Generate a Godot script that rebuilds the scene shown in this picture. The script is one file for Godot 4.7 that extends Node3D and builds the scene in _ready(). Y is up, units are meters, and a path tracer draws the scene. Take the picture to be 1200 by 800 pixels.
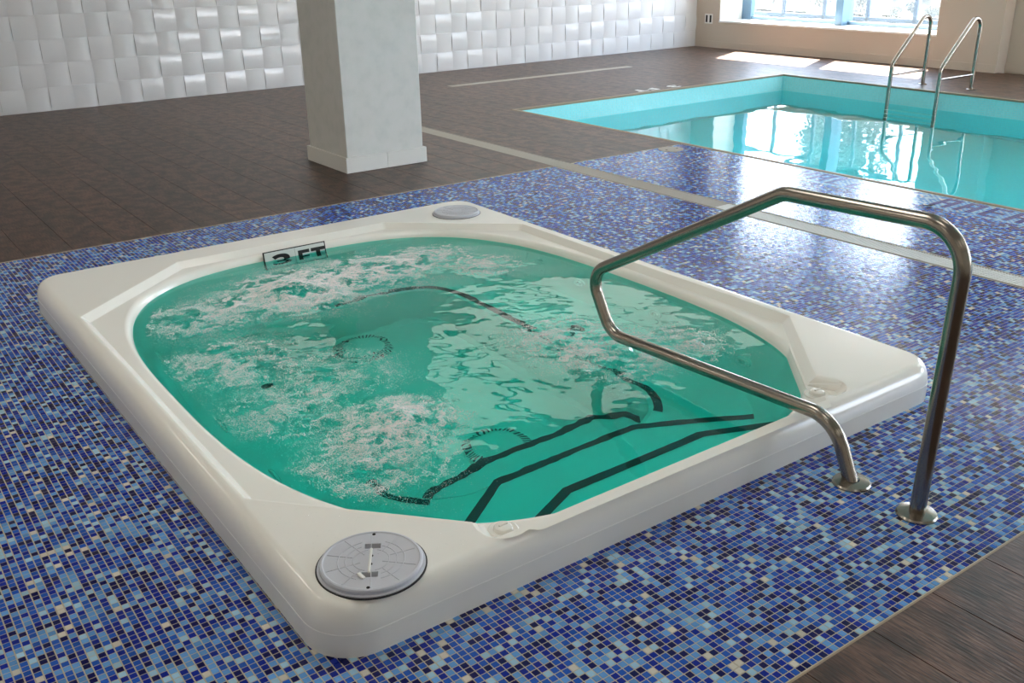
extends Node3D
# An indoor spa: a sunken hot tub with a steel grab rail on a blue mosaic floor, a pool and windows behind.

const CAM := Vector3(0, 1.6, 0)
const PITCH := 0.02039            # mosaic tile spacing
const WATER_Y := 0.08             # hot tub water level
const POOL_Y := -0.2              # pool water level
const WALL_Z := -11.85
const WALL_X := 12.25
const CEIL := 3.6

var rng := RandomNumberGenerator.new()
var used := {}
var mats := {}

# ---------------------------------------------------------------- helpers
func numbered(called: String) -> String:
	if not used.has(called):
		used[called] = 0
		return called
	used[called] += 1
	return "%s_%03d" % [called, used[called]]

func tag(o: Node, label: String, category := "", group := "", kind := "") -> Node:
	if label: o.set_meta("label", label)
	if category: o.set_meta("category", category)
	if group: o.set_meta("group", group)
	if kind: o.set_meta("kind", kind)
	return o

func thing(called: String, label: String, category: String, at := Vector3.ZERO, group := "", kind := "") -> Node3D:
	var o := Node3D.new()
	o.name = numbered(called)
	add_child(o)
	o.position = at
	tag(o, label, category, group, kind)
	return o

func part(called: String, m: Mesh, material: Material, parent: Node, at := Vector3.ZERO) -> MeshInstance3D:
	var o := MeshInstance3D.new()
	o.name = called if parent != self else numbered(called)
	o.mesh = m
	o.material_override = material
	o.position = at
	parent.add_child(o, true)
	return o

func mat(c: Color, rough := 0.5, metal := 0.0, spec := 0.5) -> StandardMaterial3D:
	var m := StandardMaterial3D.new()
	m.albedo_color = c
	m.roughness = rough
	m.metallic = metal
	m.metallic_specular = spec
	return m

func rgb(r: float, g: float, b: float) -> Color:
	return Color(r / 255.0, g / 255.0, b / 255.0)

# triangle soup -> mesh with normals smoothed where faces meet at less than `deg`
func soup_mesh(t: PackedVector3Array, deg := 35.0) -> ArrayMesh:
	var n := t.size() / 3
	var fn := PackedVector3Array()
	fn.resize(n)
	var at := {}
	for i in n:
		var a := t[i * 3]
		var v := (t[i * 3 + 2] - a).cross(t[i * 3 + 1] - a)
		fn[i] = v
		for k in 3:
			var key := Vector3i((t[i * 3 + k] * 20000.0).round())
			if at.has(key):
				at[key].append(i)
			else:
				at[key] = [i]
	var lim := cos(deg_to_rad(deg))
	var nn := PackedVector3Array()
	nn.resize(t.size())
	for i in n:
		var mine := fn[i].normalized()
		for k in 3:
			var s := Vector3.ZERO
			for j in at[Vector3i((t[i * 3 + k] * 20000.0).round())]:
				if fn[j].normalized().dot(mine) > lim:
					s += fn[j]
			nn[i * 3 + k] = s.normalized() if s.length_squared() > 0.0 else Vector3.UP
	var arr := []
	arr.resize(Mesh.ARRAY_MAX)
	arr[Mesh.ARRAY_VERTEX] = t
	arr[Mesh.ARRAY_NORMAL] = nn
	var m := ArrayMesh.new()
	m.add_surface_from_arrays(Mesh.PRIMITIVE_TRIANGLES, arr)
	return m

# a, b, c, d clockwise seen from the front
func quad(t: PackedVector3Array, a: Vector3, b: Vector3, c: Vector3, d: Vector3) -> void:
	t.append_array([a, b, c, a, c, d])

func box_soup(t: PackedVector3Array, lo: Vector3, hi: Vector3, bev := 0.0) -> void:
	# box whose edges are chamfered by bev
	if bev <= 0.0:
		var p := []
		for i in 8:
			p.append(Vector3(hi.x if i & 1 else lo.x, hi.y if i & 2 else lo.y, hi.z if i & 4 else lo.z))
		quad(t, p[2], p[6], p[7], p[3]); quad(t, p[0], p[1], p[5], p[4])
		quad(t, p[4], p[5], p[7], p[6]); quad(t, p[1], p[0], p[2], p[3])
		quad(t, p[0], p[4], p[6], p[2]); quad(t, p[5], p[1], p[3], p[7])
		return
	var rings := []
	for lv in [[lo.y, bev], [lo.y + bev, 0.0], [hi.y - bev, 0.0], [hi.y, bev]]:
		var i: float = lv[1]
		var y: float = lv[0]
		var c := bev
		rings.append(PackedVector3Array([
			Vector3(lo.x + i, y, lo.z + c), Vector3(lo.x + c, y, lo.z + i), Vector3(hi.x - c, y, lo.z + i), Vector3(hi.x - i, y, lo.z + c),
			Vector3(hi.x - i, y, hi.z - c), Vector3(hi.x - c, y, hi.z - i), Vector3(lo.x + c, y, hi.z - i), Vector3(lo.x + i, y, hi.z - c)]))
	loft(t, rings)
	cap(t, rings[3], true)
	cap(t, rings[0], false)

func box_mesh(size: Vector3, bev := 0.0) -> ArrayMesh:
	var t := PackedVector3Array()
	box_soup(t, -size / 2, size / 2, bev)
	return soup_mesh(t, 30.0)

# rings run clockwise seen from above (x to z), listed bottom to top for an outward face
func loft(t: PackedVector3Array, rings: Array) -> void:
	for r in rings.size() - 1:
		var a: PackedVector3Array = rings[r]
		var b: PackedVector3Array = rings[r + 1]
		var n := a.size()
		for i in n:
			var j := (i + 1) % n
			quad(t, a[i], b[i], b[j], a[j])

func cap(t: PackedVector3Array, ring: PackedVector3Array, up: bool) -> void:
	var c := Vector3.ZERO
	for p in ring: c += p
	c /= ring.size()
	for i in ring.size():
		var j := (i + 1) % ring.size()
		if up: t.append_array([c, ring[i], ring[j]])
		else: t.append_array([c, ring[j], ring[i]])

# a ring of n points round the y axis, running from x towards z
func circle(r: float, y: float, n: int, c := Vector2.ZERO) -> PackedVector3Array:
	var p := PackedVector3Array()
	for i in n:
		var a := TAU * i / n
		p.append(Vector3(c.x + r * cos(a), y, c.y + r * sin(a)))
	return p

func lathe(prof: Array, n := 40) -> ArrayMesh:
	var t := PackedVector3Array()
	var rings := []
	for p in prof: rings.append(circle(p[0], p[1], n))
	loft(t, rings)
	return soup_mesh(t, 32.0)

# a round tube along a line of points
func tube(path: PackedVector3Array, r: float, n := 20, capped := true) -> ArrayMesh:
	var t := PackedVector3Array()
	tube_soup(t, path, r, n, capped)
	return soup_mesh(t, 45.0)

func tube_soup(t: PackedVector3Array, path: PackedVector3Array, r: float, n := 20, capped := true) -> void:
	var rings := []
	var up := Vector3.ZERO
	for i in path.size():
		var d := (path[mini(i + 1, path.size() - 1)] - path[maxi(i - 1, 0)]).normalized()
		if up == Vector3.ZERO:
			up = d.cross(Vector3.RIGHT if absf(d.x) < 0.9 else Vector3.UP).normalized()
		up = (up - d * up.dot(d)).normalized()
		var side := d.cross(up)
		var ring := PackedVector3Array()
		for k in n:
			var a := TAU * k / n
			ring.append(path[i] + (up * cos(a) + side * sin(a)) * r)
		rings.append(ring)
	for i in rings.size() - 1:
		for k in n:
			var j := (k + 1) % n
			quad(t, rings[i][k], rings[i][j], rings[i + 1][j], rings[i + 1][k])
	if capped:
		cap(t, rings[0], true)
		cap(t, rings[-1], false)

# a path whose corners are rounded: points with [Vector3, radius]
func rounded(pts: Array, seg := 10) -> PackedVector3Array:
	var out := PackedVector3Array()
	for i in pts.size():
		var p: Vector3 = pts[i][0]
		var r: float = pts[i][1]
		if i == 0 or i == pts.size() - 1 or r <= 0.0:
			out.append(p)
			continue
		var a: Vector3 = (pts[i - 1][0] - p).normalized()
		var b: Vector3 = (pts[i + 1][0] - p).normalized()
		var half := acos(clampf(a.dot(b), -1, 1)) / 2.0
		var cut := r / tan(half)
		for k in seg + 1:
			var f := float(k) / seg
			# arc by spherical blend of the two tangent points about the centre
			var c := p + (a + b).normalized() * (r / sin(half))
			var u := (p + a * cut - c)
			var v := (p + b * cut - c)
			out.append(c + u.slerp(v, f))
	return out

# extruded outline in the x-z plane (clockwise from x to z), chamfered top edge
func prism(t: PackedVector3Array, poly: PackedVector2Array, y0: float, y1: float) -> void:
	var idx := Geometry2D.triangulate_polygon(poly)
	for k in range(0, idx.size(), 3):
		var tri := [poly[idx[k]], poly[idx[k + 1]], poly[idx[k + 2]]]
		if (tri[1] - tri[0]).cross(tri[2] - tri[0]) < 0.0:
			tri = [tri[0], tri[2], tri[1]]
		for p in tri: t.append(Vector3(p.x, y1, p.y))
		for p in [tri[0], tri[2], tri[1]]: t.append(Vector3(p.x, y0, p.y))
	var area := 0.0
	for i in poly.size(): area += poly[i].cross(poly[(i + 1) % poly.size()])
	for i in poly.size():
		var a := poly[i]
		var b := poly[(i + 1) % poly.size()]
		if area < 0.0:
			var s := a
			a = b
			b = s
		quad(t, Vector3(a.x, y0, a.y), Vector3(a.x, y1, a.y), Vector3(b.x, y1, b.y), Vector3(b.x, y0, b.y))

# the parts of rectangle r that lie outside every rectangle of holes
func cut_rect(r: Rect2, holes: Array) -> Array:
	var left := [r] if r.size.x > 0.0 and r.size.y > 0.0 else []
	for h: Rect2 in holes:
		var next := []
		for a: Rect2 in left:
			if not a.intersects(h):
				next.append(a)
				continue
			var i := a.intersection(h)
			if i.position.x - a.position.x > 0.004: next.append(Rect2(a.position.x, a.position.y, i.position.x - a.position.x, a.size.y))
			if a.end.x - i.end.x > 0.004: next.append(Rect2(i.end.x, a.position.y, a.end.x - i.end.x, a.size.y))
			if i.position.y - a.position.y > 0.004: next.append(Rect2(i.position.x, a.position.y, i.size.x, i.position.y - a.position.y))
			if a.end.y - i.end.y > 0.004: next.append(Rect2(i.position.x, i.end.y, i.size.x, a.end.y - i.end.y))
		left = next
	return left

func rect(x0: float, x1: float, z0: float, z1: float) -> Rect2:
	return Rect2(x0, z0, x1 - x0, z1 - z0)

func noise(freq: float, kind := FastNoiseLite.TYPE_SIMPLEX_SMOOTH, oct := 3, sd := 1) -> FastNoiseLite:
	var n := FastNoiseLite.new()
	n.noise_type = kind
	n.frequency = freq
	n.seed = sd
	n.fractal_octaves = oct
	n.fractal_type = FastNoiseLite.FRACTAL_FBM if oct > 1 else FastNoiseLite.FRACTAL_NONE
	return n

func noise_tex(n: FastNoiseLite, cols: Array, size := 512) -> NoiseTexture2D:
	var t := NoiseTexture2D.new()
	t.width = size
	t.height = size
	t.seamless = true
	t.noise = n
	if cols.size():
		var g := Gradient.new()
		var off := PackedFloat32Array()
		var cc := PackedColorArray()
		for c in cols:
			off.append(c[0])
			cc.append(c[1])
		g.offsets = off
		g.colors = cc
		t.color_ramp = g
	return t

func in_view(p: Vector3, margin: float) -> bool:
	var c := cam_inv * p
	if c.z > -0.05: return false
	var h := tan(deg_to_rad(38.618 / 2.0)) * -c.z
	return absf(c.x) < h * 1.5 * margin and absf(c.y) < h * margin

var cam_inv: Transform3D

# ---------------------------------------------------------------- scene
func _ready() -> void:
	rng.seed = 7
	var cam := Camera3D.new()
	cam.name = "camera"
	cam.position = CAM
	cam.basis = Basis.from_euler(Vector3(deg_to_rad(-22.129), deg_to_rad(-35.364), deg_to_rad(-1.140)))
	cam.fov = 38.618
	cam.near = 0.05
	cam.far = 300.0
	add_child(cam)
	cam.current = true
	cam_inv = cam.transform.affine_inverse()

	var env := Environment.new()
	env.background_mode = Environment.BG_SKY
	var sky := Sky.new()
	var sm := ProceduralSkyMaterial.new()
	sm.sky_top_color = Color(0.66, 0.76, 0.88)
	sm.sky_horizon_color = Color(0.95, 0.95, 0.95)
	sm.ground_bottom_color = Color(0.45, 0.43, 0.40)
	sm.ground_horizon_color = Color(0.75, 0.75, 0.74)
	sm.sun_angle_max = 12.0
	sky.sky_material = sm
	env.sky = sky
	env.background_energy_multiplier = 15.0
	env.tonemap_mode = Environment.TONE_MAPPER_LINEAR
	env.tonemap_exposure = 1.22
	env.sdfgi_enabled = true
	env.ssao_enabled = true
	env.ssil_enabled = true
	var we := WorldEnvironment.new()
	we.name = "world_environment"
	we.environment = env
	add_child(we)

	var sun := DirectionalLight3D.new()
	sun.name = "sun"
	sun.light_color = Color(1.0, 0.96, 0.9)
	sun.light_energy = 21.0
	sun.light_angular_distance = 0.53
	sun.shadow_enabled = true
	add_child(sun)
	sun.look_at_from_position(Vector3.ZERO, Vector3(-0.905, -1.6, 0.43))

	make_materials()
	build_shell()
	build_column()
	build_floor()
	build_mosaic()
	build_pool()
	build_drain()
	build_tub()
	build_tub_water()
	build_rail()
	build_ladder()
	build_added_lamps()
	build_outside()
	build_small_things()

func make_materials() -> void:
	mats.plaster = mat(Color(0.88, 0.85, 0.80), 0.7)
	mats.beige = mat(Color(0.76, 0.71, 0.65), 0.7)
	mats.white_paint = mat(Color(0.90, 0.90, 0.88), 0.6)
	mats.ceiling = mat(Color(0.92, 0.91, 0.89), 0.8)
	mats.gloss_panel = mat(Color(0.84, 0.84, 0.84), 0.14)
	mats.steel = mat(Color(0.60, 0.57, 0.53), 0.22, 1.0)
	mats.acrylic = mat(Color(0.945, 0.938, 0.905), 0.14)
	mats.tread = mat(Color(0.95, 0.95, 0.93), 0.6)
	mats.black = mat(Color(0.012, 0.012, 0.014), 0.45)
	mats.grey_plastic = mat(Color(0.76, 0.77, 0.80), 0.5)
	mats.dark_hole = mat(Color(0.02, 0.02, 0.02), 0.8)
	mats.grout = mat(Color(0.72, 0.69, 0.61), 0.85)
	mats.joint = mat(Color(0.36, 0.31, 0.27), 0.8)
	mats.frame = mat(Color(0.36, 0.48, 0.58), 0.4)
	mats.coping = mat(Color(0.60, 0.53, 0.44), 0.5)
	mats.stone = mat(Color(0.66, 0.63, 0.58), 0.6)
	# column: painted plaster with faint rubbed patches
	var pl := mat(Color.WHITE, 0.65)
	pl.albedo_texture = noise_tex(noise(0.012, FastNoiseLite.TYPE_SIMPLEX_SMOOTH, 5, 4), [[0.0, Color(0.83, 0.84, 0.82)], [0.5, Color(0.86, 0.865, 0.845)], [1.0, Color(0.875, 0.875, 0.86)]])
	pl.uv1_triplanar = true
	pl.uv1_world_triplanar = true
	pl.uv1_scale = Vector3(1.1, 1.1, 1.1)
	mats.column = pl
	# dark wood-look planks: grain runs along z
	mats.wood = []
	var tones := [rgb(116, 89, 72), rgb(112, 86, 70), rgb(120, 92, 75), rgb(108, 84, 69)]
	var grain := noise(0.03, FastNoiseLite.TYPE_SIMPLEX_SMOOTH, 5, 11)
	var gt := noise_tex(grain, [[0.0, Color(0.42, 0.40, 0.40)], [0.4, Color(0.78, 0.76, 0.75)], [0.62, Color(1, 0.98, 0.96)], [1.0, Color(0.62, 0.58, 0.56)]], 1024)
	var rt := noise_tex(noise(0.05, FastNoiseLite.TYPE_SIMPLEX_SMOOTH, 4, 12), [], 512)
	var blot := noise_tex(noise(0.014, FastNoiseLite.TYPE_SIMPLEX_SMOOTH, 6, 13), [[0.0, Color(0.50, 0.48, 0.47)], [0.35, Color(0.72, 0.70, 0.69)], [0.6, Color(0.95, 0.93, 0.92)], [1.0, Color(1, 0.99, 0.98)]], 1024)
	for i in 4:
		var w := mat(tones[i], 0.42)
		w.albedo_texture = gt
		w.uv1_triplanar = true
		w.uv1_world_triplanar = true
		w.uv1_scale = Vector3(3.2, 3.2, 0.35)
		w.uv1_offset = Vector3(0.37 * i, 0, 0.21 * i)
		w.detail_enabled = true
		w.detail_albedo = blot
		w.detail_blend_mode = BaseMaterial3D.BLEND_MODE_MUL
		w.detail_uv_layer = BaseMaterial3D.DETAIL_UV_2
		w.uv2_triplanar = true
		w.uv2_world_triplanar = true
		w.uv2_scale = Vector3(0.55, 0.55, 0.4)
		w.heightmap_enabled = true
		w.heightmap_texture = rt
		w.heightmap_scale = 0.06
		mats.wood.append(w)
	# pool lining: pale aqua mosaic, tiles too small to tell apart from here
	var im := Image.create(256, 256, false, Image.FORMAT_RGB8)
	var r2 := RandomNumberGenerator.new()
	r2.seed = 5
	for y in 32:
		for x in 32:
			im.fill_rect(Rect2i(x * 8, y * 8, 8, 8), Color(0.80, 0.88, 0.87))
			var v := r2.randf_range(-0.02, 0.02)
			im.fill_rect(Rect2i(x * 8, y * 8, 7, 7), Color(0.62 + v, 0.95 + v * 0.6, 0.97 + v * 0.6))
	var pt := mat(Color.WHITE, 0.25)
	pt.albedo_texture = ImageTexture.create_from_image(im)
	pt.uv1_triplanar = true
	pt.uv1_world_triplanar = true
	pt.uv1_scale = Vector3(1.5, 1.5, 1.5)
	mats.pool_tile = pt
	# water
	var w1 := mat(Color(0.16, 1.0, 0.93, 0.015), 0.0)
	w1.transparency = BaseMaterial3D.TRANSPARENCY_ALPHA
	w1.refraction_enabled = true
	w1.refraction_scale = 0.033
	mats.water = w1
	var w2 := mat(Color(0.26, 0.96, 0.96, 0.0), 0.0)
	w2.transparency = BaseMaterial3D.TRANSPARENCY_ALPHA
	w2.refraction_enabled = true
	w2.refraction_scale = 0.033
	mats.pool_water = w2
	var gl := mat(Color(0.85, 0.92, 0.95, 0.06), 0.0)
	gl.transparency = BaseMaterial3D.TRANSPARENCY_ALPHA
	mats.glass = gl

# ---------------------------------------------------------------- room
func slab(called: String, parts: Array, m: Material, label: String, parent: Node = self) -> MeshInstance3D:
	var t := PackedVector3Array()
	for p in parts: box_soup(t, p[0], p[1])
	var o := part(called, soup_mesh(t, 20), m, parent)
	if parent == self: tag(o, label, "", "", "structure")
	return o

func build_shell() -> void:
	var x0 := -3.0
	var z1 := 3.2
	slab("ceiling", [[Vector3(x0 - 0.3, CEIL, WALL_Z - 0.3), Vector3(WALL_X + 0.9, CEIL + 0.3, z1 + 0.3)]], mats.ceiling, "pale flat ceiling over the pool hall")
	slab("wall_left", [[Vector3(x0 - 0.3, -0.3, WALL_Z - 0.3), Vector3(x0, CEIL, z1 + 0.3)]], mats.plaster, "plain painted end wall of the pool hall")
	# back wall with its woven relief panels
	var wb := slab("wall_back", [[Vector3(x0, -0.3, WALL_Z - 0.3), Vector3(WALL_X + 0.9, CEIL, WALL_Z - 0.012)]], mats.gloss_panel, "white glossy wall clad in woven relief panels")
	build_panels(wb, x0)
	# window wall: bays [z0, z1] of windows in a thick wall
	var bays := [[-11.36, -7.55], [-5.75, -2.0], [-0.6, 2.6]]
	var sill := 0.39
	var head := 3.25
	var back := WALL_X + 0.62
	var pieces := [[Vector3(WALL_X, -0.3, WALL_Z - 0.3), Vector3(back, CEIL, bays[0][0])]]
	for i in bays.size():
		pieces.append([Vector3(WALL_X, -0.3, bays[i][0]), Vector3(back, sill, bays[i][1])])
		pieces.append([Vector3(WALL_X, head, bays[i][0]), Vector3(back, CEIL, bays[i][1])])
	pieces.append([Vector3(WALL_X, -0.3, bays[0][1]), Vector3(back, CEIL, -6.68)])
	pieces.append([Vector3(WALL_X + 0.22, -0.3, -6.68), Vector3(back, CEIL, -5.75)])
	pieces.append([Vector3(WALL_X, -0.3, bays[1][1]), Vector3(back, CEIL, bays[2][0])])
	pieces.append([Vector3(WALL_X, -0.3, bays[2][1]), Vector3(back, CEIL, z1 + 0.3)])
	slab("wall_front", pieces, mats.beige, "beige wall with deep window bays beyond the pool")
	slab("baseboard_front", [[Vector3(WALL_X - 0.012, 0, WALL_Z), Vector3(WALL_X, 0.1, -6.68)], [Vector3(WALL_X + 0.208, 0, -6.68), Vector3(WALL_X + 0.22, 0.1, -5.75)]], mats.beige, "beige baseboard along the window wall")
	for i in bays.size():
		build_window(i + 1, bays[i][0], bays[i][1], sill, head)
	# side wall with two wide windows, out of the picture: the light on the front of the tub and of the column
	var wz := [[8.0, 11.6]]
	var side := []
	var at := x0
	for b in wz:
		side.append([Vector3(at, -0.3, z1), Vector3(b[0], CEIL, z1 + 0.3)])
		side.append([Vector3(b[0], -0.3, z1), Vector3(b[1], 0.39, z1 + 0.3)])
		side.append([Vector3(b[0], 3.25, z1), Vector3(b[1], CEIL, z1 + 0.3)])
		at = b[1]
	side.append([Vector3(at, -0.3, z1), Vector3(WALL_X, CEIL, z1 + 0.3)])
	slab("wall_right", side, mats.plaster, "beige side wall of the pool hall with a wide window")
	for k in wz.size():
		var b = wz[k]
		var w := Node3D.new()
		w.name = "window_%d" % (k + 4)
		add_child(w)
		tag(w, "wide window in the side wall", "", "windows of the side wall", "structure")
		var t := PackedVector3Array()
		for q in [[b[0], b[0] + 0.07, 0.39, 3.25], [b[1] - 0.07, b[1], 0.39, 3.25], [b[0], b[1], 0.39, 0.46], [b[0], b[1], 3.18, 3.25], [(b[0] + b[1]) / 2 - 0.04, (b[0] + b[1]) / 2 + 0.04, 0.39, 3.25]]:
			box_soup(t, Vector3(q[0], q[2], z1 + 0.16), Vector3(q[1], q[3], z1 + 0.24))
		part("window_frame", soup_mesh(t, 20), mats.frame, w)
		part("pane", box_mesh(Vector3(b[1] - b[0] - 0.14, 2.72, 0.008)), mats.glass, w, Vector3((b[0] + b[1]) / 2, 1.82, z1 + 0.2))

func build_panels(wall: Node3D, x0: float) -> void:
	# basket-weave relief: each square bulges along x or along y, so crescent-shaped steps show where two meet
	var s := 0.25
	var kinds := []
	for k in 2:
		var t := PackedVector3Array()
		var n := 10
		var e := s / 2 - 0.0006
		for i in n:
			var a := -e + 2 * e * i / n
			var b := -e + 2 * e * (i + 1) / n
			var ha := 0.011 * (1.0 - pow(absf(a) / e, 2.0)) + 0.002
			var hb := 0.011 * (1.0 - pow(absf(b) / e, 2.0)) + 0.002
			if k == 0:
				quad(t, Vector3(a, e, ha), Vector3(b, e, hb), Vector3(b, -e, hb), Vector3(a, -e, ha))
				quad(t, Vector3(a, e, 0), Vector3(b, e, 0), Vector3(b, e, hb), Vector3(a, e, ha))
				quad(t, Vector3(a, -e, ha), Vector3(b, -e, hb), Vector3(b, -e, 0), Vector3(a, -e, 0))
			else:
				quad(t, Vector3(-e, b, hb), Vector3(e, b, hb), Vector3(e, a, ha), Vector3(-e, a, ha))
				quad(t, Vector3(-e, b, 0), Vector3(-e, b, hb), Vector3(-e, a, ha), Vector3(-e, a, 0))
				quad(t, Vector3(e, b, hb), Vector3(e, b, 0), Vector3(e, a, 0), Vector3(e, a, ha))
		kinds.append(soup_mesh(t, 40))
	var rest := [PackedVector3Array(), PackedVector3Array()]
	var nx := int((WALL_X - x0) / s)
	for j in 14:
		for i in nx:
			var at := Vector3(WALL_X - (i + 0.5) * s, (j + 0.5) * s, WALL_Z - 0.012)
			if j < 5 and at.x > 1.4:
				part("wall_panel", kinds[(i + j) % 2], mats.gloss_panel, wall, at)
			else:
				rest[(i + j) % 2].append(at)
	for k in 2:
		var mm := MultiMesh.new()
		mm.transform_format = MultiMesh.TRANSFORM_3D
		mm.mesh = kinds[k]
		mm.instance_count = rest[k].size()
		for i in rest[k].size(): mm.set_instance_transform(i, Transform3D(Basis(), rest[k][i]))
		var o := MultiMeshInstance3D.new()
		o.name = "upper_wall_panels"
		o.multimesh = mm
		o.material_override = mats.gloss_panel
		wall.add_child(o, true)
		o.set_meta("kind", "stuff")

func build_window(n: int, z0: float, z1: float, sill: float, head: float) -> void:
	var w := Node3D.new()
	w.name = "window_%d" % n
	add_child(w)
	var names := ["pale blue window frame in a deep white reveal beyond the pool", "next pale blue window along the pool wall", "last pale blue window along the pool wall"]
	tag(w, names[n - 1], "", "", "structure")
	var xf := WALL_X + 0.51
	# white reveal lining and sill board
	part("window_sill", box_mesh(Vector3(0.60, 0.03, z1 - z0), 0.004), mats.white_paint, w, Vector3(WALL_X + 0.29, sill + 0.015, (z0 + z1) / 2))
	for z in [z0 + 0.006, z1 - 0.006]:
		part("window_reveal", box_mesh(Vector3(0.6, head - sill - 0.03, 0.012)), mats.white_paint, w, Vector3(WALL_X + 0.31, (head + sill + 0.03) / 2, z))
	var y0 := sill + 0.03
	var h := head - y0
	var mid := (z0 + z1) / 2 + 0.06
	var frame := PackedVector3Array()
	for q in [[z0 + 0.012, z0 + 0.2], [z1 - 0.2, z1 - 0.012]]:
		box_soup(frame, Vector3(xf, y0, q[0]), Vector3(xf + 0.1, head, q[1]), 0.004)
	box_soup(frame, Vector3(xf, head - 0.08, z0 + 0.2), Vector3(xf + 0.1, head, z1 - 0.2), 0.004)
	box_soup(frame, Vector3(xf + 0.02, y0, z0 + 0.2), Vector3(xf + 0.09, y0 + 0.05, z1 - 0.2), 0.004)
	part("window_frame", soup_mesh(frame, 20), mats.frame, w)
	part("mullion", box_mesh(Vector3(0.26, h, 0.13), 0.005), mats.frame, w, Vector3(xf + 0.02, y0 + h / 2, mid))
	for k in 2:
		var a := z0 + 0.2 if k == 0 else mid + 0.065
		var b := mid - 0.065 if k == 0 else z1 - 0.2
		part("pane", box_mesh(Vector3(0.01, h - 0.12, b - a)), mats.glass, w, Vector3(xf + 0.055, y0 + 0.05 + (h - 0.12) / 2, (a + b) / 2))

func build_column() -> void:
	var c := thing("square_column", "square grey-white plastered column standing on the dark plank floor", "column", Vector3(3.632, 0, -7.10))
	part("shaft", box_mesh(Vector3(0.672, CEIL, 0.662), 0.004), mats.column, c, Vector3(0, CEIL / 2, 0))
	# skirting of white tiles, two to a side
	for k in 4:
		var along := 0.712 if k % 2 == 0 else 0.702
		var out := 0.343 if k % 2 == 0 else 0.348
		for s in [-1, 1]:
			var o := part("skirting_tile", box_mesh(Vector3(along / 2 - 0.0015, 0.118, 0.018), 0.0015), mats.white_paint, c)
			var b := Basis(Vector3.UP, k * PI / 2)
			o.transform = Transform3D(b, b * Vector3(s * along / 4, 0.061, out))

# ---------------------------------------------------------------- floors
const TUB := [0.708, 3.235, -5.06, -1.772]
const POOL := [6.075, 10.33, -8.42, 1.6]
const MOSAIC := [-0.7, 6.045, -5.95, -1.10]
const DRAIN := [4.655, 4.815]

func build_floor() -> void:
	var tub := rect(TUB[0] + 0.1, TUB[1] - 0.1, TUB[2] + 0.1, TUB[3] - 0.1)
	var pool := rect(POOL[0], POOL[1], POOL[2], POOL[3])
	var t := PackedVector3Array()
	for r: Rect2 in cut_rect(rect(-3.3, WALL_X + 0.3, WALL_Z - 0.2, 3.4), [tub, pool.grow(0.1)]):
		box_soup(t, Vector3(r.position.x, -0.3, r.position.y), Vector3(r.end.x, -0.0165, r.end.y))
	var base := part("floor", soup_mesh(t, 20), mats.joint, self)
	tag(base, "dark wood-look plank floor around the mosaic and the pools", "", "", "structure")
	var holes := [rect(MOSAIC[0], MOSAIC[1] + 0.03, MOSAIC[2], MOSAIC[3]), rect(POOL[0] - 0.035, POOL[1] + 0.035, POOL[2] - 0.035, POOL[3] + 0.035),
		rect(DRAIN[0], DRAIN[1], -9.0, MOSAIC[2]), rect(DRAIN[0], DRAIN[1], MOSAIC[3], 1.6), rect(6.55, 9.55, -10.53, -10.39)]
	var width := 0.255
	var length := 1.22
	var count := 0
	var rest := [PackedVector3Array(), PackedVector3Array(), PackedVector3Array(), PackedVector3Array()]
	var made := {}
	for i in range(-20, 41):
		var x := 1.865 + i * width
		if x < -3.0 or x > WALL_X: continue
		var off := length * fposmod(i * 0.37, 1.0)
		for j in range(-11, 5):
			var z := j * length + off
			for r: Rect2 in cut_rect(rect(x, minf(x + width, WALL_X + 0.25), maxf(z, WALL_Z), minf(z + length, 3.2)), holes):
				if r.size.x < 0.01 or r.size.y < 0.01: continue
				var tone := rng.randi() % 4
				var c := Vector3(r.get_center().x, 0, r.get_center().y)
				if in_view(c, 1.15) or in_view(Vector3(r.position.x, 0, r.end.y), 1.05) or in_view(Vector3(r.end.x, 0, r.position.y), 1.05):
					var size := Vector3(r.size.x - 0.0022, 0.016, r.size.y - 0.0006)
					var key := Vector2i(roundi(size.x * 1000), roundi(size.z * 1000))
					if not made.has(key): made[key] = box_mesh(size, 0.0006)
					part("plank", made[key], mats.wood[tone], base, c + Vector3(0, -0.008, 0))
					count += 1
				else:
					box_soup(rest[tone], Vector3(r.position.x + 0.0015, -0.016, r.position.y + 0.0015), Vector3(r.end.x - 0.0015, 0, r.end.y - 0.0015))
	print("planks ", count)
	for k in 4:
		if rest[k].size():
			var o := part("outer_planks", soup_mesh(rest[k], 20), mats.wood[k], base)
			o.set_meta("kind", "stuff")

# which tiles spell the words: letters 6 tiles wide and 12 tall, tops towards the pool
func lettering() -> Dictionary:
	var seg := {"t": rect(0, 6, 10, 12), "m": rect(0, 6, 5, 7), "b": rect(0, 6, 0, 2), "l": rect(0, 2, 0, 12), "r": rect(4, 6, 0, 12), "ul": rect(0, 2, 5, 12), "ur": rect(4, 6, 5, 12), "lr": rect(4, 6, 0, 7), "c": rect(2.5, 3.5, 0, 7), "o": rect(4, 6, 6, 11), "leg": rect(4, 6, 0, 5)}
	var font := {"S": "t m b ul lr", "H": "l r m", "A": "l r t m", "L": "l b", "O": "l r t b", "W": "l r b c", "R": "l t m ur leg", "E": "l t m b", " ": ""}
	var on := {}
	var text := "SHALLOW AREA"
	for k in text.length():
		for s in font[text[k]].split(" ", false):
			var q: Rect2 = seg[s]
			for a in range(int(q.position.x), int(ceil(q.end.x))):
				for b in range(int(q.position.y), int(q.end.y)):
					on[Vector2i(b, k * 8 + a)] = true
	return on

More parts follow.
